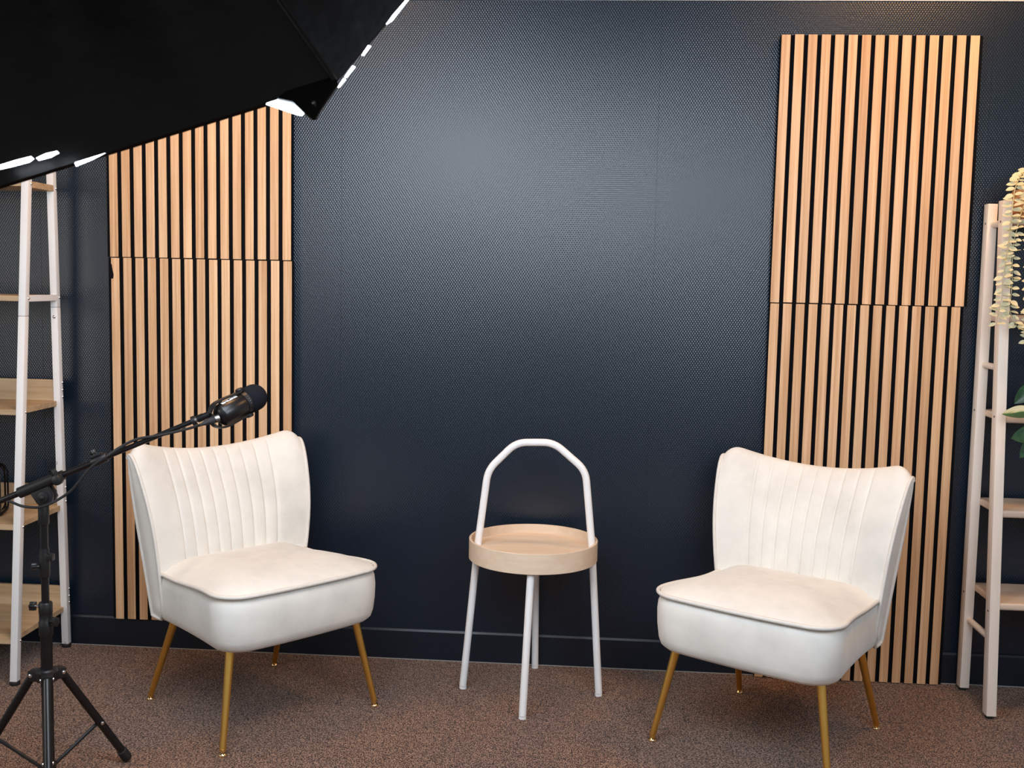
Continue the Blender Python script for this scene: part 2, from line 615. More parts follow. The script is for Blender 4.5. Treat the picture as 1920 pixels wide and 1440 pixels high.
# ================================================================== CHAIRS
def seat_ring(z, inset, n=72, front=-0.243, back=0.215, hw=0.257, r=0.075):
    """rounded trapezoid outline, slightly bowed front"""
    hwf, hwb = hw - inset, hw - 0.026 - inset * 0.6
    f, b = front + inset, back - inset
    rr = max(0.012, r - inset * 0.5)
    pts = []
    corners = [((hwf - rr, f + rr), -90, 0, rr), ((hwb - 0.03, b - 0.03), 0, 90, 0.03), ((-hwb + 0.03, b - 0.03), 90, 180, 0.03), ((-hwf + rr, f + rr), 180, 270, rr)]
    path = []
    for (c, a0, a1, q) in corners:
        for i in range(13):
            a = math.radians(a0 + (a1 - a0) * i / 12)
            path.append(Vector((c[0] + q * math.cos(a), c[1] + q * math.sin(a), 0)))
    # resample evenly
    L = [0]
    for i in range(len(path)):
        L.append(L[-1] + (path[(i + 1) % len(path)] - path[i]).length)
    tot = L[-1]
    j = 0
    for k in range(n):
        s = tot * k / n
        while L[j + 1] < s:
            j += 1
        t = (s - L[j]) / max(1e-9, L[j + 1] - L[j])
        p = path[j].lerp(path[(j + 1) % len(path)], t)
        bow = 0.014 * max(0, 1 - (p.x / (hw * 0.95)) ** 2) if p.y < 0 else 0
        sidebow = 0.008 * max(0, 1 - ((p.y + 0.03) / 0.2) ** 2) * (1 if p.x > 0 else -1) if abs(p.x) > 0.15 else 0
        pts.append(Vector((p.x - sidebow, p.y - bow * (p.y / front if front else 0), z)))
    return pts

def loft(rings, close_top=True, close_bottom=True):
    n = len(rings[0])
    vs = [p for r in rings for p in r]
    fs = []
    for i in range(len(rings) - 1):
        for k in range(n):
            k2 = (k + 1) % n
            fs.append((i * n + k, i * n + k2, (i + 1) * n + k2, (i + 1) * n + k))
    if close_bottom:
        fs.append(tuple(range(n - 1, -1, -1)))
    if close_top:
        fs.append(tuple((len(rings) - 1) * n + k for k in range(n)))
    return vs, fs

PIPE_Z = 0.405
def pipe_z(p):
    # the piping dips in an S from the front corners back to the rest
    q = max(0.0, min(1.0, (p.y + 0.16) / 0.24))
    return 0.415 - 0.016 * q * q * (3 - 2 * q)

SEAM_U = [-0.62 + 0.155 * i for i in range(9)]
# centre profile of the backrest, front bottom -> over the top -> rear bottom (y, z)
PROF = [(0.148, 0.300), (0.149, 0.36), (0.154, 0.43), (0.166, 0.50), (0.185, 0.56), (0.208, 0.61), (0.229, 0.648), (0.248, 0.676), (0.266, 0.694), (0.282, 0.699),
        (0.298, 0.691), (0.306, 0.670), (0.305, 0.63), (0.296, 0.56), (0.280, 0.48), (0.261, 0.40), (0.246, 0.32), (0.238, 0.262), (0.230, 0.250), (0.160, 0.250)]
PROF = [(a, 0.266 + (b - 0.25) * (0.717 - 0.266) / (0.699 - 0.25)) for a, b in PROF]
PROF = [(p.x, p.y) for p in smooth_path([Vector((a, b, 0)) for a, b in PROF], 3)]

def back_point(u, i):
    y, z = PROF[i]
    n_front = 30
    t = (z - 0.266) / 0.45
    w = 0.222 + 0.051 * max(0, min(1, t)) ** 1.0
    au = abs(u)
    # top edge: lifted towards the shoulders, rounded off at the corner
    lift = 0.048 * (au ** 2.0)
    if au > 0.80:
        q = (au - 0.80) / 0.20
        lift -= 0.040 * q ** 2.6
    zz = z + lift * max(0, min(1, t)) ** 1.3
    # wings come forward, more so at the top
    yy = y - (0.006 + 0.046 * max(0, min(1, t)) ** 1.3) * au ** 2.0
    # thinner at the edges
    mid = 0.205 + 0.04 * t
    if i > n_front:
        yy = yy - (yy - (mid - 0.05 * au ** 2)) * 0.30 * au ** 3
    # channel bulges on the front and over the top
    if i < 29:
        d = min(abs(u - q) for q in SEAM_U)
        side = min(SEAM_U, key=lambda q: abs(u - q))
        dent = 0.0048 * math.exp(-(d / 0.013) ** 2) + 0.0016 * math.exp(-(d / 0.045) ** 2)
        dent *= max(0.0, min(1.0, (28 - i) / 9.0))
        yy += dent
    return Vector((u * w, yy, zz))

def make_chair(loc, rot, label):
    root = thing('lounge_chair', loc, label, 'chair', 'cream lounge chairs', rot)
    # seat body
    spec = [(0.258, 0.070), (0.2595, 0.040), (0.264, 0.022), (0.274, 0.011), (0.294, 0.005), (0.330, 0.001), (0.365, 0.0), (0.388, 0.002)]
    rings = [seat_ring(z, i) for z, i in spec]
    top = seat_ring(0, 0.011)
    for p in top:
        p.z = pipe_z(p) - 0.002
    rings.append(top)
    vs, fs = loft(rings, close_top=True)
    G().add(vs, fs).build('seat_base', 'velvet', root, angle=80)
    # cushion
    rings = []
    for s in [0.0, 0.03, 0.07, 0.13, 0.22, 0.34, 0.48, 0.64, 0.80, 0.92]:
        base = seat_ring(0, 0.006)
        r = []
        cx, cy = 0.0, -0.03
        for p in base:
            q = Vector((cx + (p.x - cx) * (1 - s), cy + (p.y - cy) * (1 - s), 0))
            q.z = pipe_z(p) * (1 - s) + (PIPE_Z + 0.002) * s + 0.046 * (1 - (1 - min(1, s * 1.15)) ** 2.6)
            r.append(q)
        rings.append(r)
    vs, fs = loft(rings, close_bottom=False)
    cush = G().add(vs, fs).build('seat_cushion', 'velvet', root, angle=80)
    pr = seat_ring(0, 0.001, n=110)
    for p in pr:
        p.z = pipe_z(p)
    G().loop_tube(pr, 0.0056).build('piping', 'piping', cush, angle=80)
    # backrest
    us = []
    for i in range(241):
        us.append(-1 + 2 * i / 240)
    n = len(PROF)
    vs, fs = [], []
    for u in us:
        for i in range(n):
            vs.append(back_point(u, i))
    for a in range(len(us) - 1):
        for i in range(n):
            j = (i + 1) % n
            fs.append((a * n + i, a * n + j, (a + 1) * n + j, (a + 1) * n + i))
    back = G().add(vs, fs)
    b = back.build('backrest', 'velvet', root, angle=80)
    # side gussets: bulged strips between the front and the rear edge
    half = n // 2 + 1
    for s in (-1, 1):
        ed = [back_point(s, i) for i in range(n)]
        vs, fs = [], []
        rows = half - 4
        for i in range(rows + 1):
            fi = ed[int(round(i * (27 / rows)))]
            rj = ed[int(round(n - 1 - i * ((n - 1 - 28) / rows)))]
            for k in range(6):
                t = k / 5
                p = fi.lerp(rj, t)
                p.x += s * 0.008 * math.sin(PI * t)
                vs.append(p)
        for i in range(rows):
            for k in range(5):
                fs.append((i * 6 + k, i * 6 + k + 1, (i + 1) * 6 + k + 1, (i + 1) * 6 + k))
        G().add(vs, fs).build('side_gusset', 'velvet', b, angle=80)
        pts = [q + Vector((s * 0.002, 0, 0)) for q in ed]
        G().loop_tube(pts, 0.0050, 8).build('piping', 'piping', b, angle=80)
    # legs
    for fx, fy, tx, ty in ((0.243, -0.210, 0.196, -0.170), (0.207, 0.260, 0.180, 0.150)):
        for s in (-1, 1):
            top_p, foot = Vector((s * tx, ty, 0.275)), Vector((s * fx, fy, 0.012))
            leg = G().tube([top_p, foot], [0.0118, 0.0082], 20).build('leg', 'gold', root)
            ft = G()
            ft.lathe([(0.0, 0.0115), (0.003, 0.0118), (0.006, 0.010), (0.009, 0.0055), (0.013, 0.0048), (0.0145, 0.0075), (0.018, 0.0082)], (foot.x, foot.y, 0.0), (0, 0, 1), 20)
            ft.build('foot_glide', 'gold_foot', leg)
    return root

make_chair((-0.901, -0.446, 0), 0.852, 'cream velvet lounge chair next to the microphone stand, angled to the right')
make_chair((0.523, -0.496, 0), -0.570, 'cream velvet lounge chair next to the wooden ladder shelf, angled to the left')

# ================================================================== TRAY TABLE
TC = Vector((-0.143, -0.238, 0))
tb = thing('tray_table', TC, 'round birch tray side table with white tube legs and arched carrying handle', 'table')
def tray():
    zr0, zr1, zf = 0.411, 0.470, 0.444
    ro, ri = 0.1905, 0.1835
    rim = G()
    rim.lathe([(zr0, ri), (zr0, ro - 0.001), (zr0 + 0.001, ro), (zr1 - 0.001, ro), (zr1, ro - 0.001), (zr1, ri + 0.001), (zr1 - 0.001, ri), (zr0, ri)], (0, 0, 0), (0, 0, 1), 96, cap=False)
    r = rim.build('tray_rim', 'birch', tb, angle=40)
    b = G().lathe([(zr0 + 0.004, 0.0005), (zr0 + 0.004, ri - 0.0002), (zf, ri - 0.0002), (zf, 0.0005)], (0, 0, 0), (0, 0, 1), 96).build('tray_base', 'birch', tb, angle=30)
tray()
YP = TC.y
R_T = 0.0108
raw = [hit(p, 1, YP) for p in ((915, 881), (968, 829.5), (1038, 829.5), (1098, 882))]
pl, pr_ = hit((896.5, 1016), 1, YP), hit((1109.5, 1020), 1, YP)
footl, footr = Vector((-0.346, YP + 0.003, 0)), Vector((0.063, YP - 0.005, 0))
def fillet(pts, r, n=6):
    out = [Vector(pts[0])]
    for i in range(1, len(pts) - 1):
        a, b, c = Vector(pts[i - 1]), Vector(pts[i]), Vector(pts[i + 1])
        d1, d2 = (a - b).normalized(), (c - b).normalized()
        p0, p1 = b + d1 * r, b + d2 * r
        for k in range(n + 1):
            t = k / n
            out.append(p0 * (1 - t) ** 2 + b * 2 * t * (1 - t) + p1 * t * t)
    out.append(Vector(pts[-1]))
    return out
path = fillet([pl] + raw + [pr_], 0.032)
G(TC).tube(path, R_T, 20).build('handle', 'table_white', tb)
def leg_line(top, foot):
    leg = G(TC).tube([Vector(foot) + Vector((0, 0, 0.009)), top], R_T, 20).build('leg', 'table_white', tb)
    d = (Vector(top) - Vector(foot)).normalized()
    G(TC).tube([Vector(foot), Vector(foot) + Vector((0, 0, 0.0075)) + Vector((d.x, d.y, 0)) * 0.008], R_T * 1.02, 20).build('foot_cap', 'table_white', leg)
leg_line(pl, footl)
leg_line(pr_, footr)
leg_line((TC.x + 0.003, TC.y - 0.166, 0.414), (-0.153, -0.441, 0))
leg_line((TC.x + 0.001, TC.y + 0.166, 0.414), (-0.138, -0.033, 0))

# ================================================================== LEFT SHELF
SX = -1.672
FB, FT_ = Vector((SX, -0.384, 0.012)), Vector((SX, -0.255, 1.50))
BB, BT_ = Vector((SX - 0.010, -0.048, 0.012)), Vector((SX - 0.010, -0.090, 1.56))
WX0 = -2.42
sl = thing('ladder_bookcase', (SX - 0.36, -0.21, 0), 'white metal A-frame bookcase with oak boards behind the microphone stand', 'bookcase')
OFF = sl.location
PW = 0.0108
def square_post(a, b, name='post', mat='white_metal', parent=sl, w=PW, d=PW, off=OFF, bevel=0.0012):
    vs = []
    for p in (a, b):
        for sx, sy in ((-1, -1), (1, -1), (1, 1), (-1, 1)):
            vs.append(p + Vector((sx * w, sy * d, 0)))
    fs = [(0, 3, 2, 1), (4, 5, 6, 7)] + [(k, (k + 1) % 4, 4 + (k + 1) % 4, 4 + k) for k in range(4)]
    return G(off).add(vs, fs).build(name, mat, parent, smooth=True, bevel=bevel, segs=2, angle=50)
def at_z(a, b, z):
    return a.lerp(b, (z - a.z) / (b.z - a.z))
zjf = 1.092
for (a, b, zj) in ((FB, FT_, 1.093), (BB, BT_, 1.115)):
    a2, b2 = a + Vector((0, PW, 0)), b + Vector((0, PW, 0))
    for dx in (0, WX0 - SX):
        o = Vector((dx, 0, 0))
        lowp = square_post(a2 + o, at_z(a2, b2, zj) + o)
        square_post(at_z(a2, b2, zj + 0.0012) + o, b2 + o)
        G(OFF).lathe([(0, 0.014), (0.008, 0.015), (0.0122, 0.0115)], (a2.x + dx, a2.y, 0), (0, 0, 1), 20).build('foot', 'rubber', lowp)
def post_y(a, b, z):
    return at_z(a, b, z).y
def bolt(p, d, parent, off, r=0.0042):
    G(off).lathe([(0, r * 0.6), (0.0012, r), (0.0028, r * 0.8), (0.0036, r * 0.3)], p, d, 12).build('bolt', 'chrome', parent)
bolt_x = SX + PW
SHELF_Z = []
shelf_px = [(1198, True, True), (984, True, True), (768, True, True), (554, False, False), (338, False, False)]
for y_px, up, board_edge in shelf_px:
    z = hit((20, y_px), 1, -0.36).z
    for _ in range(3):
        z = hit((20, y_px), 1, post_y(FB, FT_, z) + 0.004).z
    yf, yb = post_y(FB, FT_, z) + 0.003, post_y(BB, BT_, z) + 2 * PW - 0.003
    SHELF_Z.append(z)
    bd = G(OFF).box((WX0 + PW, yf, z - 0.0165), (SX - PW, yb, z)).build('board', 'shelf_board', sl, bevel=0.0008, segs=1)
    if up:
        G(OFF).box((WX0 + PW, yb - 0.014, z), (SX - PW, yb, z + 0.067)).build('back_rail', 'shelf_board', bd, bevel=0.0008, segs=1)
        for dz in (0.012, 0.034, 0.058):
            bolt(Vector((bolt_x - 0.010, post_y(BB, BT_, z) + 0.016, z + dz)), (1, 0, 0), sl, OFF)
    else:
        G(OFF).box((SX - PW - 0.004, yf + 2 * PW - 0.005, z - 0.018), (SX - PW + 0.012, yb - 2 * PW + 0.006, z + 0.001)).build('side_rail', 'white_metal' if y_px > 400 else 'shelf_board', bd, bevel=0.0008, segs=1)
        bolt(Vector((bolt_x - 0.010, post_y(BB, BT_, z) + 0.016, z - 0.008)), (1, 0, 0), sl, OFF)
    bolt(Vector((bolt_x, post_y(FB, FT_, z) + 0.016, z - 0.008)), (1, 0, 0), sl, OFF)
for zz in (1.085, 1.140):
    bolt(at_z(BB, BT_, zz) + Vector((0.0, 0.001, 0)), (0, -1, 0), sl, OFF, 0.0055)
for px in ((108, 868), (118.5, 1208)):
    p = hit(px, 1, -0.06)
    q = at_z(BB, BT_, p.z)
    mtx = Matrix.Translation(Vector((p.x, q.y - 0.0006, p.z)) - OFF) @ Matrix.Rotation(PI / 2, 4, 'X')
    text_mesh('pencil_mark', '2', 0.011, 'grey_print', sl, mtx)

# wire lantern on the second board, at the very edge of the frame
LC = Vector((hit((-28, 960), 1, -0.235).x, -0.235, SHELF_Z[1] + 0.0005))
lan = thing('wire_lantern', LC, 'black lantern of rounded upright wire loops on the oak board', 'lantern')
G().lathe([(0, 0.052), (0.006, 0.054), (0.012, 0.05)], (0, 0, 0), (0, 0, 1), 32).build('base', 'black_metal', lan)
for k in range(9):
    a = PI * k / 9
    pts = []
    hw, h, r = 0.066, 0.155, 0.028
    for (cx, cz, a0) in ((hw - r, r, -90), (hw - r, h - r, 0), (-hw + r, h - r, 90), (-hw + r, r, 180)):
        for i in range(6):
            t = math.radians(a0 + 90 * i / 5)
            q = cx + r * math.cos(t)
            pts.append((q * math.cos(a), q * math.sin(a), cz + r * math.sin(t) + 0.003))
    G().loop_tube(pts, 0.0028, 6).build('wire_loop', 'gloss_black', lan)
G().lathe([(0.012, 0.03), (0.03, 0.038), (0.09, 0.04), (0.12, 0.032)], (0, 0, 0), (0, 0, 1), 24).build('glass_cup', 'gloss_black', lan)

# ================================================================== RIGHT LADDER SHELF
RX = 1.1875
RP = 0.0175          # half depth of a post
RPW = 0.0138         # half width
rb0, rb1 = Vector((RX, -0.068 + RP, 0.010)), Vector((RX, -0.056 + RP, 1.485))
rf0, rf1 = Vector((RX + 0.001, -0.287 + RP, 0.010)), Vector((RX + 0.001, -0.166 + RP, 1.487))
rl = thing('ladder_shelf', (RX + 0.3, -0.16, 0), 'pale wooden ladder shelf with rounded boards and dowel rungs holding green plants', 'shelf')
ROFF = rl.location
RXE = RX + 0.64
posts = []
for a, b in ((rb0, rb1), (rf0, rf1)):
    for dx in (0, RXE - RX):
        o = Vector((dx, 0, 0))
        p = square_post(a + o, b + o, 'post', 'ladder', rl, RPW, RP, ROFF, 0.0016)
        G(ROFF).lathe([(0, 0.011), (0.004, 0.012), (0.0102, 0.008)], (a.x + dx, a.y, 0), (0, 0, 1), 16).build('foot', 'rubber', p)
        posts.append(p)
for y_px in (592, 780, 958, 1132):
    z = 0.8
    for _ in range(5):
        yf = at_z(rf0, rf1, z).y - RP
        z = hit((1898, y_px), 1, yf + 0.004).z
    yf, yb = at_z(rf0, rf1, z).y - RP + 0.002, at_z(rb0, rb1, z).y + RP - 0.004
    if y_px == 592:
        yf += 0.004
    G(ROFF).box((RX + RPW - 0.001, yf, z - 0.021), (RXE - RPW + 0.001, yb, z)).build('board', 'ladder_board', rl, bevel=0.008, segs=4, angle=50)
ztop = 1.436
yf, yb = at_z(rf0, rf1, ztop).y - RP + 0.002, at_z(rb0, rb1, ztop).y + RP - 0.004
G(ROFF).box((RX + RPW - 0.001, yf, ztop - 0.018), (RXE - RPW + 0.001, yb, ztop)).build('board', 'ladder_board', rl, bevel=0.007, segs=4, angle=50)
for px, y_ in (((1845, 686), None), ((1832, 1170), None), ((1876, 420), None)):
    z = hit(px, 1, -0.10).z
    for dx in (0, RXE - RX):
        ya, yb_ = at_z(rb0, rb1, z).y, at_z(rf0, rf1, z).y
        G(ROFF).tube([(RX + dx + 0.004, ya, z), (RX + dx + 0.004, yb_, z)], 0.0095, 16).build('rung', 'ladder', rl)
for (px, fr) in (((1851, 419), 0), ((1880, 415), 1), ((1831, 770), 0), ((1868.5, 783), 1), ((1811, 1112), 0), ((1854, 1147), 1)):
    p = hit(px, 0, RX - RPW)
    p.x = RX - RPW + (0.001 if fr else 0.0)
    a, b = (rf0, rf1) if fr else (rb0, rb1)
    G(ROFF).lathe([(0, 0.0034), (0.0006, 0.0034)], (p.x + 0.0002, at_z(a, b, p.z).y - 0.002, p.z), (-1, 0, 0), 12).build('screw_hole', 'hole', posts[2 if fr else 0])

# ================================================================== PLANTS
def leaf_mesh(name, L, W, mat, power=1.0, cup=0.15, stalk=0.0):
    n, m = 9, 4
    vs, fs = [], []
    for i in range(n + 1):
        t = i / n
        w = W * (math.sin(PI * min(1, t ** power)) ** 0.75 if 0 < t < 1 else 0.02)
        for j in range(-m, m + 1):
            s = j / m
            vs.append((stalk + t * L, s * w / 2, abs(s) ** 1.5 * w * cup - 0.25 * cup * L * t * t))
    k = 2 * m + 1
    for i in range(n):
        for j in range(k - 1):
            fs.append((i * k + j, i * k + j + 1, (i + 1) * k + j + 1, (i + 1) * k + j))
    me = mesh(name, vs, fs)
    me.materials.append(M[mat])
    return me

def orient(o, p, d, up, scale=1.0):
    d = Vector(d).normalized()
    y = Vector(up).cross(d)
    if y.length < 1e-4:
        y = d.orthogonal()
    y.normalize()
    z = d.cross(y)
    o.matrix_local = Matrix(((d.x * scale, y.x * scale, z.x * scale, p[0]), (d.y * scale, y.y * scale, z.y * scale, p[1]), (d.z * scale, y.z * scale, z.z * scale, p[2]), (0, 0, 0, 1)))

# trailing eucalyptus in a wicker pot on the top board
EC = Vector((1.285, -0.11, ztop + 0.0005))
eu = thing('trailing_plant', EC, 'pale green trailing plant in an orange wicker pot on the top board', 'plant')
pot = G().lathe([(0, 0.045), (0.004, 0.05), (0.03, 0.056), (0.075, 0.060), (0.082, 0.062), (0.084, 0.059), (0.07, 0.055), (0.06, 0.052)], (0, 0, 0), (0, 0, 1), 32).build('pot', 'basket', eu)
for k in range(6):
    z = 0.008 + 0.013 * k
    r = 0.052 + 0.010 * min(1, z / 0.08)
    G().loop_tube([(r * math.cos(a * PI / 16), r * math.sin(a * PI / 16), z + 0.002 * (-1) ** a) for a in range(32)], 0.0042, 6).build('wicker_ring', 'basket', pot)
eu_leaf = leaf_mesh('leaf', 0.024, 0.0155, 'eucalyptus', 0.8, 0.10, 0.002)
strands = [
    [(1930, 318, -.17), (1917, 326, -.20), (1908, 341, -.22), (1902, 360, -.235), (1899, 385, -.245), (1896, 410, -.25), (1893, 440, -.25), (1889, 470, -.255), (1884, 500, -.255), (1880, 530, -.26), (1879, 556, -.262), (1873, 582, -.265), (1868, 606, -.265)],
    [(1936, 350, -.18), (1922, 380, -.225), (1913, 405, -.24), (1906, 432, -.245), (1900, 460, -.25), (1898, 490, -.255), (1898, 520, -.255), (1896, 552, -.26), (1893, 578, -.262), (1900, 600, -.265), (1911, 618, -.265)],
    [(1950, 345, -.19), (1938, 400, -.24), (1934, 470, -.25), (1932, 540, -.255), (1931, 600, -.26), (1926, 640, -.26)],
]
nl = 0
for si, st in enumerate(strands):
    pts = smooth_path([hit((a, b), 1, y) for a, b, y in st], 5)
    G(EC).tube(pts, [0.0016 * (1 - 0.5 * i / len(pts)) for i in range(len(pts))], 6).build('stem', 'stem', eu)
    # distribute leaf pairs
    d = 0.0
    nxt = 0.004
    flip = 0
    for i in range(1, len(pts)):
        seg = pts[i] - pts[i - 1]
        d += seg.length
        if d >= nxt:
            nxt += 0.0165
            t = seg.normalized()
            flip += 1
            for s in (-1, 1):
                side = Vector((1, -0.25, 0)) if flip % 2 else Vector((0.75, -0.8, 0))
                dr = side * s + t * rnd.uniform(-0.1, 0.55) + Vector((rnd.uniform(-.2, .2), rnd.uniform(-.35, .15), rnd.uniform(-.15, .3)))
                if dr.y > 0.15:
                    dr.y *= 0.3
                o = obj('leaf', eu_leaf, 'eucalyptus', eu)
                orient(o, pts[i] - EC, dr, Vector((rnd.uniform(-.4, .4), -0.75, 0.7)), rnd.uniform(0.72, 1.12))
                nl += 1
# a rounded sprig on top of the pot
for k in range(9):
    a = k * 2.4
    o = obj('leaf', eu_leaf, 'eucalyptus', eu)
    orient(o, Vector((-0.03 + 0.025 * math.cos(a), -0.04 + 0.02 * math.sin(a), 0.085 + 0.006 * (k % 3))), (math.cos(a), math.sin(a) - 0.3, 0.5), (0, -0.6, 0.8), 1.1)

# variegated plant on the third board
zC = None
z = 0.9
for _ in range(5):
    z = hit((1898, 780), 1, at_z(rf0, rf1, z).y - RP + 0.004).z
VC = Vector((1.345, -0.145, z + 0.0005))
vp = thing('potted_plant', VC, 'green leafy plant with cream-edged leaves on the wooden ladder shelf', 'plant')
G().lathe([(0, 0.04), (0.004, 0.044), (0.07, 0.055), (0.074, 0.055), (0.074, 0.05), (0.06, 0.047)], (0, 0, 0), (0, 0, 1), 32).build('pot', 'ceramic', vp)
lm = {'variegated': leaf_mesh('leaf', 0.105, 0.044, 'variegated', 0.8, 0.16, 0.0), 'green': leaf_mesh('leaf', 0.085, 0.05, 'green', 0.75, 0.14, 0.0)}
crown = VC + Vector((0, 0, 0.08))
def plant_leaf(tip, base, kind, up, scale_to=True):
    d = tip - base
    o = obj('leaf', lm[kind], kind, vp)
    L = 0.105 if kind == 'variegated' else 0.085
    orient(o, base - VC, d, up, d.length / L)
    mid = crown.lerp(base, 0.5) + Vector((0, 0, 0.012))
    G(VC).tube(smooth_path([crown + Vector((0, 0, -0.02)), mid, base], 5), 0.0016, 6).build('stem', 'green', vp)
plant_leaf(hit((1879, 776), 1, -0.285), hit((1938, 771), 1, -0.275), 'variegated', (0.0, -0.85, 0.45))
plant_leaf(hit((1902, 757), 1, -0.17), hit((1940, 722), 1, -0.17), 'green', (0, -1, 0.25))
plant_leaf(hit((1897, 822), 1, -0.31), hit((1943, 812), 1, -0.28), 'green', (0, -1, 0.3))
plant_leaf(hit((1913, 858), 1, -0.31), hit((1932, 828), 1, -0.28), 'green', (0.2, -1, 0.2))
for k in range(5):
    a = 0.6 + k * 1.1
    plant_leaf(crown + Vector((0.05 + 0.07 * math.cos(a), 0.03 * math.sin(a), 0.07 + 0.02 * (k % 2))), crown + Vector((0.02 + 0.03 * math.cos(a), 0.01 * math.sin(a), 0.03)), 'green', (0, -1, 0.4))

# ================================================================== MICROPHONE STAND
PX, PY = -1.241, -1.0
ms = thing('microphone_stand', (PX, PY, 0), 'black tripod microphone stand with long boom arm beside the white bookcase', 'microphone stand')
MO = ms.location
HZ = 0.285
def zat(y_px):
    return hit((88, y_px), 1, PY).z
lower = G(MO).tube([(PX, PY, 0.042), (PX, PY, zat(1135))], 0.0132, 24).build('lower_tube', 'black_metal', ms)
upper = G(MO).tube([(PX, PY, zat(1140)), (PX, PY, zat(945))], 0.0088, 24).build('upper_tube', 'black_metal', ms)
clutch = G(MO).lathe([(zat(1192), 0.0145), (zat(1190), 0.0158), (zat(1165), 0.0162), (zat(1163), 0.0148), (zat(1150), 0.0148), (zat(1148), 0.0155), (zat(1131), 0.0155), (zat(1129), 0.0140)], (PX, PY, 0), (0, 0, 1), 28).build('height_clutch', 'black_plastic', ms)
def knob(p, d, parent, r=0.0115, L=0.014, shaft=0.010, smat='chrome'):
    d = Vector(d).normalized()
    p = Vector(p)
    G(MO).tube([p, p + d * (shaft + 0.003)], 0.0035, 10).build('knob_shaft', smat, parent)
    a = d.orthogonal().normalized()
    b = d.cross(a)
    poly = []
    for k in range(24):
        w = 2 * PI * k / 24
        q = r * (1 + 0.13 * math.cos(6 * w))
        poly.append(p + d * shaft + (a * math.cos(w) + b * math.sin(w)) * q)
    G(MO).prism(poly, d * L).build('knob', 'black_plastic', parent, bevel=0.0012, segs=2)
right = Vector((CR.x, CR.y, 0)).normalized()
toward = Vector((-CF.x - 0.37, -CF.y, 0)).normalized()
knob(Vector((PX, PY, zat(1137))) - right * 0.0135, -right, clutch, 0.0105, 0.012, 0.010)
knob(Vector((PX, PY, zat(1163))) + right * 0.0135 + toward * 0.003, right + toward * 0.5, clutch, 0.0105, 0.012, 0.008)
c2 = G(MO).lathe([(zat(1082), 0.0108), (zat(1080), 0.0118), (zat(1045), 0.0118), (zat(1040), 0.0108), (zat(1028), 0.0102)], (PX, PY, 0), (0, 0, 1), 24).build('cable_clip', 'black_plastic', ms)
G(MO).box((PX + 0.004, PY - 0.009, zat(1050)), (PX + 0.022, PY + 0.006, zat(1038))).build('clip_tab', 'black_plastic', c2, bevel=0.001)
knob(Vector((PX, PY, zat(1062))) - right * 0.009 + toward * 0.004, -right * 0.8 + toward * 0.6, c2, 0.0095, 0.012, 0.006, 'black_plastic')
# tripod hub
hub = G(MO).lathe([(HZ - 0.014, 0.018), (HZ - 0.012, 0.024), (HZ + 0.010, 0.026), (HZ + 0.016, 0.020)], (PX, PY, 0), (0, 0, 1), 28).build('tripod_hub', 'black_plastic', ms)
az = math.atan2(-0.827 - PY, -1.129 - PX)
brace_z = 0.060
G(MO).lathe([(brace_z - 0.014, 0.0148), (brace_z - 0.012, 0.0165), (brace_z + 0.012, 0.0165), (brace_z + 0.014, 0.0148)], (PX, PY, 0), (0, 0, 1), 24).build('brace_collar', 'black_plastic', ms)
RF = math.hypot(-0.827 - PY, -1.129 - PX)
for k in range(3):
    a = az + k * 2 * PI / 3
    d = Vector((math.cos(a), math.sin(a), 0))
    sd = Vector((-d.y, d.x, 0))
    piv = Vector((PX, PY, HZ)) + d * 0.034
    foot = Vector((PX, PY, 0.012)) + d * RF
    G(MO).prism([Vector((PX, PY, HZ - 0.014)) + d * 0.014 - sd * 0.013, Vector((PX, PY, HZ - 0.014)) + d * 0.040 - sd * 0.013, Vector((PX, PY, HZ + 0.010)) + d * 0.042 - sd * 0.013, Vector((PX, PY, HZ + 0.014)) + d * 0.014 - sd * 0.013], sd * 0.026).build('leg_bracket', 'black_plastic', hub, bevel=0.002)
    leg = G(MO).tube([piv, foot], 0.0098, 20).build('leg', 'black_metal', ms)
    ld = (foot - piv).normalized()
    G(MO).lathe([(-0.028, 0.0105), (-0.027, 0.0125), (-0.004, 0.0130), (0.004, 0.0115), (0.0085, 0.006)], foot, ld, 20).build('rubber_foot', 'rubber', leg)
    jm = piv.lerp(foot, 0.58)
    G(MO).tube([jm + sd * 0.004, Vector((PX, PY, brace_z)) + d * 0.016 + sd * 0.004], 0.0042, 8).build('brace', 'black_metal', leg)
    for q, s in ((piv, 1), (piv, -1), (jm, -1), (jm, 1)):
        G(MO).lathe([(0, 0.0045), (0.002, 0.0045), (0.0035, 0.002)], q + sd * s * (0.0128 if q is piv else 0.0096), sd * s, 10).build('rivet', 'chrome', leg)
# boom
P1 = hit((83, 905), 1, PY - 0.004)
P2 = hit((366, 788), 1, -0.955)
bd_ = (P2 - P1).normalized()
def on_boom(x_px):
    # parameter where the boom crosses this image column
    lo, hi = -0.6, 1.2
    for _ in range(50):
        m_ = (lo + hi) / 2
        q = P1.lerp(P2, m_)
        dd = q - CAM
        xx = 960 + F_PX * dd.dot(CR) / dd.dot(CF)
        if xx < x_px:
            lo = m_
        else:
            hi = m_
    return P1.lerp(P2, lo)
boom = G(MO).tube([on_boom(-70), on_boom(190)], 0.0072, 20).build('boom_tube', 'black_metal', ms)
boom2 = G(MO).tube([on_boom(180), on_boom(372)], 0.0060, 20).build('boom_extension', 'black_metal', ms)
sleeve = G(MO).tube([on_boom(36), on_boom(104)], 0.0128, 24).build('boom_sleeve', 'black_plastic', ms)
G(MO).lathe([(0, 0.009), (0.002, 0.0105), (0.036, 0.0105), (0.038, 0.009)], on_boom(172), bd_, 24).build('boom_collar', 'black_plastic', boom2)
bup = bd_.cross(Vector((0, -1, 0))).normalized()
if bup.z < 0:
    bup = -bup
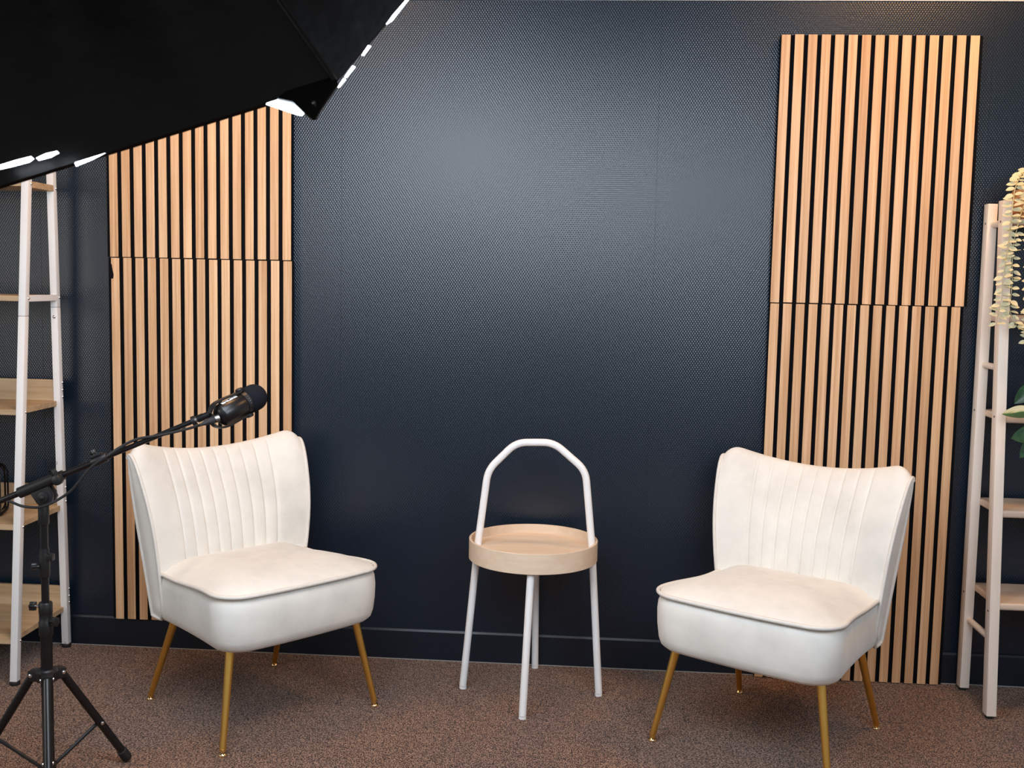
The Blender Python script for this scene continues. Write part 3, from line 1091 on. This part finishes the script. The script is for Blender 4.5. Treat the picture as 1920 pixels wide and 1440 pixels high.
c = on_boom(184) + bup * 0.010
G(MO).prism([c - bd_ * 0.012 + Vector((0, 0.007, 0)), c + bd_ * 0.014 + Vector((0, 0.007, 0)), c + bd_ * 0.012 + bup * 0.006 + Vector((0, 0.007, 0)), c - bd_ * 0.010 + bup * 0.005 + Vector((0, 0.007, 0))], (0, -0.014, 0)).build('collar_clamp', 'black_plastic', boom2, bevel=0.001)
knob(c - bd_ * 0.004 + bup * 0.004, bup, boom2, 0.0075, 0.009, 0.004, 'black_plastic')
# clamp at the front of the sleeve
q = on_boom(112)
clampo = G(MO).tube([on_boom(103), on_boom(119)], 0.0115, 20).build('boom_clamp', 'black_plastic', ms)
fw_ = Vector((0.0, -1.0, 0.0))
G(MO).lathe([(0, 0.0115), (0.012, 0.0122), (0.015, 0.0105), (0.017, 0.005)], q + fw_ * 0.008 - bup * 0.006, fw_, 28).build('clamp_knob', 'black_plastic', clampo)
hk = [q + fw_ * 0.012 + bup * 0.000, q + fw_ * 0.012 + bup * 0.012, q + fw_ * 0.010 + bup * 0.019 - bd_ * 0.003, q + fw_ * 0.006 + bup * 0.0215 - bd_ * 0.009, q + fw_ * 0.002 + bup * 0.018 - bd_ * 0.012]
hv = G(MO)
hp = smooth_path(hk, 4)
vs, fs = [], []
for p in hp:
    for s in (-1, 1):
        for t in (-1, 1):
            vs.append(p + bd_ * 0.005 * s + fw_ * 0.0015 * t)
for i in range(len(hp) - 1):
    b = i * 4
    for (m1, m2) in ((0, 1), (1, 3), (3, 2), (2, 0)):
        fs.append((b + m1, b + m2, b + 4 + m2, b + 4 + m1))
fs += [(0, 1, 3, 2), tuple((len(hp) - 1) * 4 + i for i in (0, 1, 3, 2))]
hv.add(vs, fs).build('cable_hook', 'black_plastic', clampo)
# pivot head
pc = hit((86, 931), 1, PY)
head = []
for t in range(15):
    a = PI + PI * t / 14
    head.append(pc + bd_ * 0.0205 * math.cos(a) + bup * 0.0205 * math.sin(a))
tr_ = pc + bd_ * 0.0185 + bup * 0.028
tl_ = pc - bd_ * 0.0255 + bup * 0.026
for dy, th in ((-0.012, 0.009), (0.004, 0.010)):
    poly = [p + Vector((0, dy, 0)) for p in head + [tr_, tl_]]
    G(MO).prism(poly, (0, th, 0)).build('pivot_plate', 'black_plastic', ms, bevel=0.0012)
G(MO).lathe([(0, 0.0125), (0.002, 0.0125), (0.0025, 0.0108), (0.0032, 0.0108), (0.004, 0.0052), (0.0065, 0.0046), (0.008, 0.0022)], pc + Vector((0, -0.012, 0)), (0, -1, 0), 28).build('pivot_bolt', 'black_plastic', ms)
knob(pc + Vector((0, 0.012, 0)), (0, 1, 0), ms, 0.014, 0.014, 0.004)
G(MO).lathe([(zat(983), 0.0112), (zat(981), 0.0122), (zat(950), 0.0122), (zat(946), 0.0108)], (PX, PY, 0), (0, 0, 1), 24).build('pole_cap', 'black_plastic', ms)
# thread adapter at the tip
tip = on_boom(366)
G(MO).lathe([(-0.008, 0.0062), (-0.007, 0.0115), (0.001, 0.0115), (0.002, 0.008)], tip, bd_, 24).build('thread_nut', 'black_plastic', ms)
G(MO).lathe([(0.002, 0.0078), (0.006, 0.0078)], tip, bd_, 20).build('thread_ring', 'chrome', ms)
G(MO).lathe([(0.006, 0.0088), (0.020, 0.0092), (0.021, 0.0080), (0.036, 0.0080)], tip, bd_, 24).build('thread_adapter', 'black_metal', ms)
tip_end = tip + bd_ * 0.037

# ================================================================== MICROPHONE
AX = (math.cos(math.radians(34)) * CR + math.sin(math.radians(34)) * CU) * 0.72 + CF * 0.69
AX.normalize()
B0 = hit((412, 780), 1, -0.945)
mic = thing('microphone', B0, 'black podcast microphone with round foam windscreen and white lettering on the boom arm', 'microphone')
PV = (-math.sin(math.radians(34)) * CR + math.cos(math.radians(34)) * CU)
PV = (PV - AX * PV.dot(AX)).normalized()
QV = AX.cross(PV).normalized()
if QV.dot(CF) > 0:
    QV = -QV            # QV points towards the camera
rb = 0.0258
body = G(B0).lathe([(-0.006, 0.010), (-0.005, 0.0175), (-0.002, 0.0205), (0.002, rb - 0.0015), (0.004, rb), (0.066, rb), (0.068, rb - 0.001)], B0, AX, 48).build('body', 'satin_black', mic)
G(B0).lathe([(0.068, rb - 0.001), (0.0685, rb + 0.0005), (0.080, rb + 0.0012), (0.081, rb)], B0, AX, 48).build('control_ring', 'black_plastic', mic)
fp = [(0.079, 0.022), (0.080, 0.0285), (0.083, 0.0310), (0.096, 0.0322), (0.104, 0.0320)]
for t in range(1, 9):
    a = PI / 2 * t / 8
    fp.append((0.104 + 0.0300 * math.sin(a), max(0.0004, 0.0320 * math.cos(a))))
G(B0).lathe(fp, B0, AX, 48).build('foam_windscreen', 'foam', mic, angle=80)
# yoke bracket, its pivot axis turned a little towards the viewer
PV0, QV0 = PV.copy(), QV.copy()
PV = (PV0 * math.cos(0.38) + QV0 * math.sin(0.38)).normalized()
QV = (QV0 * math.cos(0.38) - PV0 * math.sin(0.38)).normalized()
ybase = tip_end
piv = 0.074
def Y(t, p, q=0.0):
    return B0 + AX * t + PV * p + QV * q
top_arm = smooth_path([Y(piv, 0.0285), Y(0.045, 0.0305), Y(0.015, 0.0325), Y(-0.006, 0.0300), (Y(-0.022, 0.021) + ybase) / 2, ybase], 5)
bot_arm = smooth_path([Y(piv, -0.0285), Y(0.045, -0.0300), Y(0.012, -0.0300), Y(-0.010, -0.025), Y(-0.024, -0.010), ybase], 5)
for arm in (top_arm, bot_arm):
    vs, fs = [], []
    for i, p in enumerate(arm):
        t = (arm[min(i + 1, len(arm) - 1)] - arm[max(i - 1, 0)]).normalized()
        nn = t.cross(QV).normalized()
        for s, w in ((-1, -1), (1, -1), (1, 1), (-1, 1)):
            vs.append(p + QV * 0.0085 * s + nn * 0.0019 * w)
    for i in range(len(arm) - 1):
        for k in range(4):
            fs.append((i * 4 + k, i * 4 + (k + 1) % 4, i * 4 + 4 + (k + 1) % 4, i * 4 + 4 + k))
    fs += [(3, 2, 1, 0), tuple((len(arm) - 1) * 4 + k for k in range(4))]
    G(B0).add(vs, fs).build('yoke_arm', 'black_plastic', mic, angle=60)
for s in (1, -1):
    G(B0).lathe([(0, 0.006), (0.001, 0.0095), (0.007, 0.0098), (0.009, 0.008)], Y(piv, 0.0275 * s), PV * s, 28).build('yoke_knob', 'black_plastic', mic)
# lettering and small marks
PV, QV = PV0, QV0
def surf_matrix(t, ang, r, up_axis=1):
    n = (PV * math.cos(ang) + QV * math.sin(ang)).normalized()
    y = n.cross(AX).normalized()
    o = B0 + AX * t + n * r - B0
    return Matrix(((AX.x, y.x, n.x, o.x), (AX.y, y.y, n.y, o.y), (AX.z, y.z, n.z, o.z), (0, 0, 0, 1)))
lo_ = text_mesh('lettering', 'SHURE', 0.0130, 'white_print', mic, surf_matrix(0.034, math.radians(38), rb + 0.0002), 0.0003, 1.12, 0.0006)
lo_['label'] = 'white block lettering'
for k in range(5):
    a = math.radians(64 + 13 * k)
    n = PV * math.cos(a) + QV * math.sin(a)
    G(B0).lathe([(0, 0.0011), (0.0004, 0.0011)], B0 + AX * 0.0745 + n * (rb + 0.0009), n, 8).build('level_mark', 'grey_print', mic)
for (pp, qq) in ((-0.012, 0.008), (-0.0145, 0.0065), (-0.0115, 0.0045), (-0.0145, 0.0035)):
    G(B0).lathe([(0, 0.0009), (0.0006, 0.0009)], B0 - AX * 0.0045 + PV * pp + QV * qq, -AX, 8).build('rear_mark', 'white_print', mic)

# cable: plug at the rear of the microphone, along the boom, hanging loop at the pivot
pl0 = Y(-0.0062, -0.003, 0.003)
plug_d = (-AX * 0.8 - right * 0.35 + Vector((0, 0, -0.05))).normalized()
cab = thing('microphone_cable', pl0, 'thin black cable plugged into the microphone and looped along the boom', 'cable')
G(pl0).lathe([(0, 0.0088), (0.010, 0.0088), (0.011, 0.0080)], pl0, plug_d, 24).build('plug_shell', 'gunmetal', cab)
G(pl0).lathe([(0.011, 0.0086), (0.024, 0.0080), (0.032, 0.0062), (0.040, 0.0038), (0.048, 0.0034)], pl0, plug_d, 20).build('plug_boot', 'rubber', cab)
pe = pl0 + plug_d * 0.046
cpts = [pe] + [hit((a, b), 1, y) for a, b, y in ((366, 800, -0.966), (340, 807, -0.968), (310, 814, -0.972), (285, 818.5, -0.976), (262, 822, -0.981), (245, 828, -0.986), (228, 837, -0.992), (212, 847, -1.004), (198, 857, -1.014), (181, 868, -1.016), (168, 879, -1.016), (150, 901, -1.016), (132, 921, -1.016), (112, 935, -1.018), (95, 944, -1.026), (75, 951, -1.026), (55, 951, -1.02), (38, 948, -1.018), (18, 940, -1.018), (0, 935, -1.018), (-30, 941, -1.016), (-60, 953, -1.016))]
G(pl0).tube(smooth_path(cpts, 5), 0.0032, 8).build('cord', 'rubber', cab)

# ================================================================== SOFTBOX (seen from behind)
d0 = 1.22
C_PX, A_PX, B_PX = (629, 153), (0, 348), (764, -4)
Cc = CAM + ray(C_PX) * d0
best = None
yw = math.radians(12)
for i in range(-400, 600):
    th = math.radians(i * 0.1)
    nrm = CF * math.cos(yw) * math.cos(th) + CR * math.sin(yw) * math.cos(th) - CU * math.sin(th)
    a_, b_ = hit_plane(A_PX, Cc, nrm) - Cc, hit_plane(B_PX, Cc, nrm) - Cc
    e = abs(math.degrees(a_.angle(b_)) - 135)
    if best is None or e < best[0]:
        best = (e, th, nrm.copy(), a_.normalized())
N_S, E1 = best[2], best[3]
SIDE = 0.45
ANG = PI / 4
pts8 = [Cc.copy()]
e = E1.copy()
# walk round the octagon starting along the lower edge; turn towards B
sgn = 1 if (Matrix.Rotation(ANG, 3, N_S) @ -E1).dot((hit_plane(B_PX, Cc, N_S) - Cc)) > (Matrix.Rotation(-ANG, 3, N_S) @ -E1).dot((hit_plane(B_PX, Cc, N_S) - Cc)) else -1
e = -E1
for k in range(7):
    e = Matrix.Rotation(sgn * ANG, 3, N_S) @ e
    pts8.append(pts8[-1] + e * SIDE)
ctr = sum(pts8, Vector()) / 8
hubp = ctr - N_S * 0.26
sb = thing('softbox', ctr, 'big black octagonal softbox seen from behind, lit on its far side', 'studio light')
SO = ctr
# eight shell panels with a sagging fabric surface
for k in range(8):
    a, b = pts8[k], pts8[(k + 1) % 8]
    vs, fs = [], []
    nu, nv = 30, 26
    for j in range(nv + 1):
        v = j / nv
        rr = 1 - v * 0.90
        for i in range(nu + 1):
            u = i / nu
            rimp = a.lerp(b, u) - ctr
            p = ctr + rimp * rr - N_S * 0.26 * (1 - rr ** 1.7) / (1 - 0.1 ** 1.7)
            sag = 0.016 * math.sin(PI * u) * math.sin(PI * min(1, v * 1.02)) + (0.0045 * math.sin(17 * u + 5 * v + 3 * math.sin(4 * v + k)) + 0.003 * math.sin(31 * u - 6 * v + 2 * k)) * math.sin(PI * u) * math.sin(PI * v)
            p = p + N_S * sag
            vs.append(p)
    for j in range(nv):
        for i in range(nu):
            q = j * (nu + 1) + i
            fs.append((q, q + 1, q + nu + 2, q + nu + 1))
    pn = G(SO).add(vs, fs).build('shell_panel', 'softbox', sb, angle=80)
    G(SO).tube([ctr + (a - ctr) * (1 - v / 12 * 0.9) - N_S * (0.26 * (1 - (1 - v / 12 * 0.9) ** 1.7) / (1 - 0.1 ** 1.7) + 0.002) for v in range(13)], 0.0035, 8).build('rod_seam', 'softbox', pn)
G(SO).lathe([(-0.03, 0.06), (0.0, 0.062), (0.02, 0.058)], hubp, -N_S, 32).build('speed_ring', 'black_metal', sb)
G(SO).lathe([(0.02, 0.05), (0.03, 0.056), (0.17, 0.056), (0.18, 0.05)], hubp, -N_S, 32).build('lamp_body', 'black_plastic', sb)
# front lip and diffuser
lip = G(SO)
vs, fs = [], []
for k in range(8):
    out = (pts8[k] - ctr).normalized()
    vs += [pts8[k] - out * 0.012, pts8[k] - out * 0.012 + N_S * 0.014, pts8[k] - out * 0.016 + N_S * 0.014, pts8[k] - out * 0.016]
for k in range(8):
    j = (k + 1) % 8
    for m1 in range(4):
        m2 = (m1 + 1) % 4
        fs.append((k * 4 + m1, k * 4 + m2, j * 4 + m2, j * 4 + m1))
lip.add(vs, fs).build('front_lip', 'softbox', sb, smooth=False)
dp = [ctr + (p - ctr) * 0.965 + N_S * 0.012 for p in pts8]
G(SO).prism(dp, N_S * 0.002).build('diffuser', 'glow', sb, smooth=False)
# corner sleeve and rivets of the corner in view
def on_rim(px, lift=0.0):
    return hit_plane(px, Cc + N_S * lift, N_S)
G(SO).prism([on_rim(p, -0.004) for p in ((520, 184), (560, 150), (628, 145), (634, 156), (602, 203), (592, 221), (584, 222), (572, 213), (548, 190))], N_S * 0.003).build('corner_sleeve', 'softbox', sb, smooth=False)
for px in ((568, 152), (588, 193)):
    G(SO).lathe([(0, 0.0022), (0.001, 0.0022), (0.0018, 0.001)], on_rim(px, -0.0045), -N_S, 12).build('rivet', 'chrome', sb)
# lit edges of the diffuser cloth where it slips out from under the shell
for poly in (((499, 195), (503, 190), (529, 182), (536, 186), (571, 210), (566, 216), (555, 214)),
             ((724, 45), (752, 6), (764, -4), (768, -4), (735, 38)),
             ((678, 103), (690, 85), (695, 86), (682, 103)),
             ((646, 144), (661, 123), (666, 125), (649, 145)),
             ((633, 163), (644, 147), (648, 148), (636, 163)),
             ((140, 305), (160, 296), (193, 283), (197, 286), (172, 299), (142, 311)),
             ((-6, 311), (30, 300), (58, 293), (63, 297), (55, 303), (25, 311), (-6, 318)),
             ((68, 296), (85, 288), (107, 283), (110, 286), (95, 294), (72, 300))):
    inner = poly[0][0] < 120
    G(SO).prism([on_rim(p, -0.030 if inner else 0.003) for p in poly], N_S * 0.001).build('diffuser_edge', 'glow', sb, smooth=False)
# light stand of the softbox, out of frame
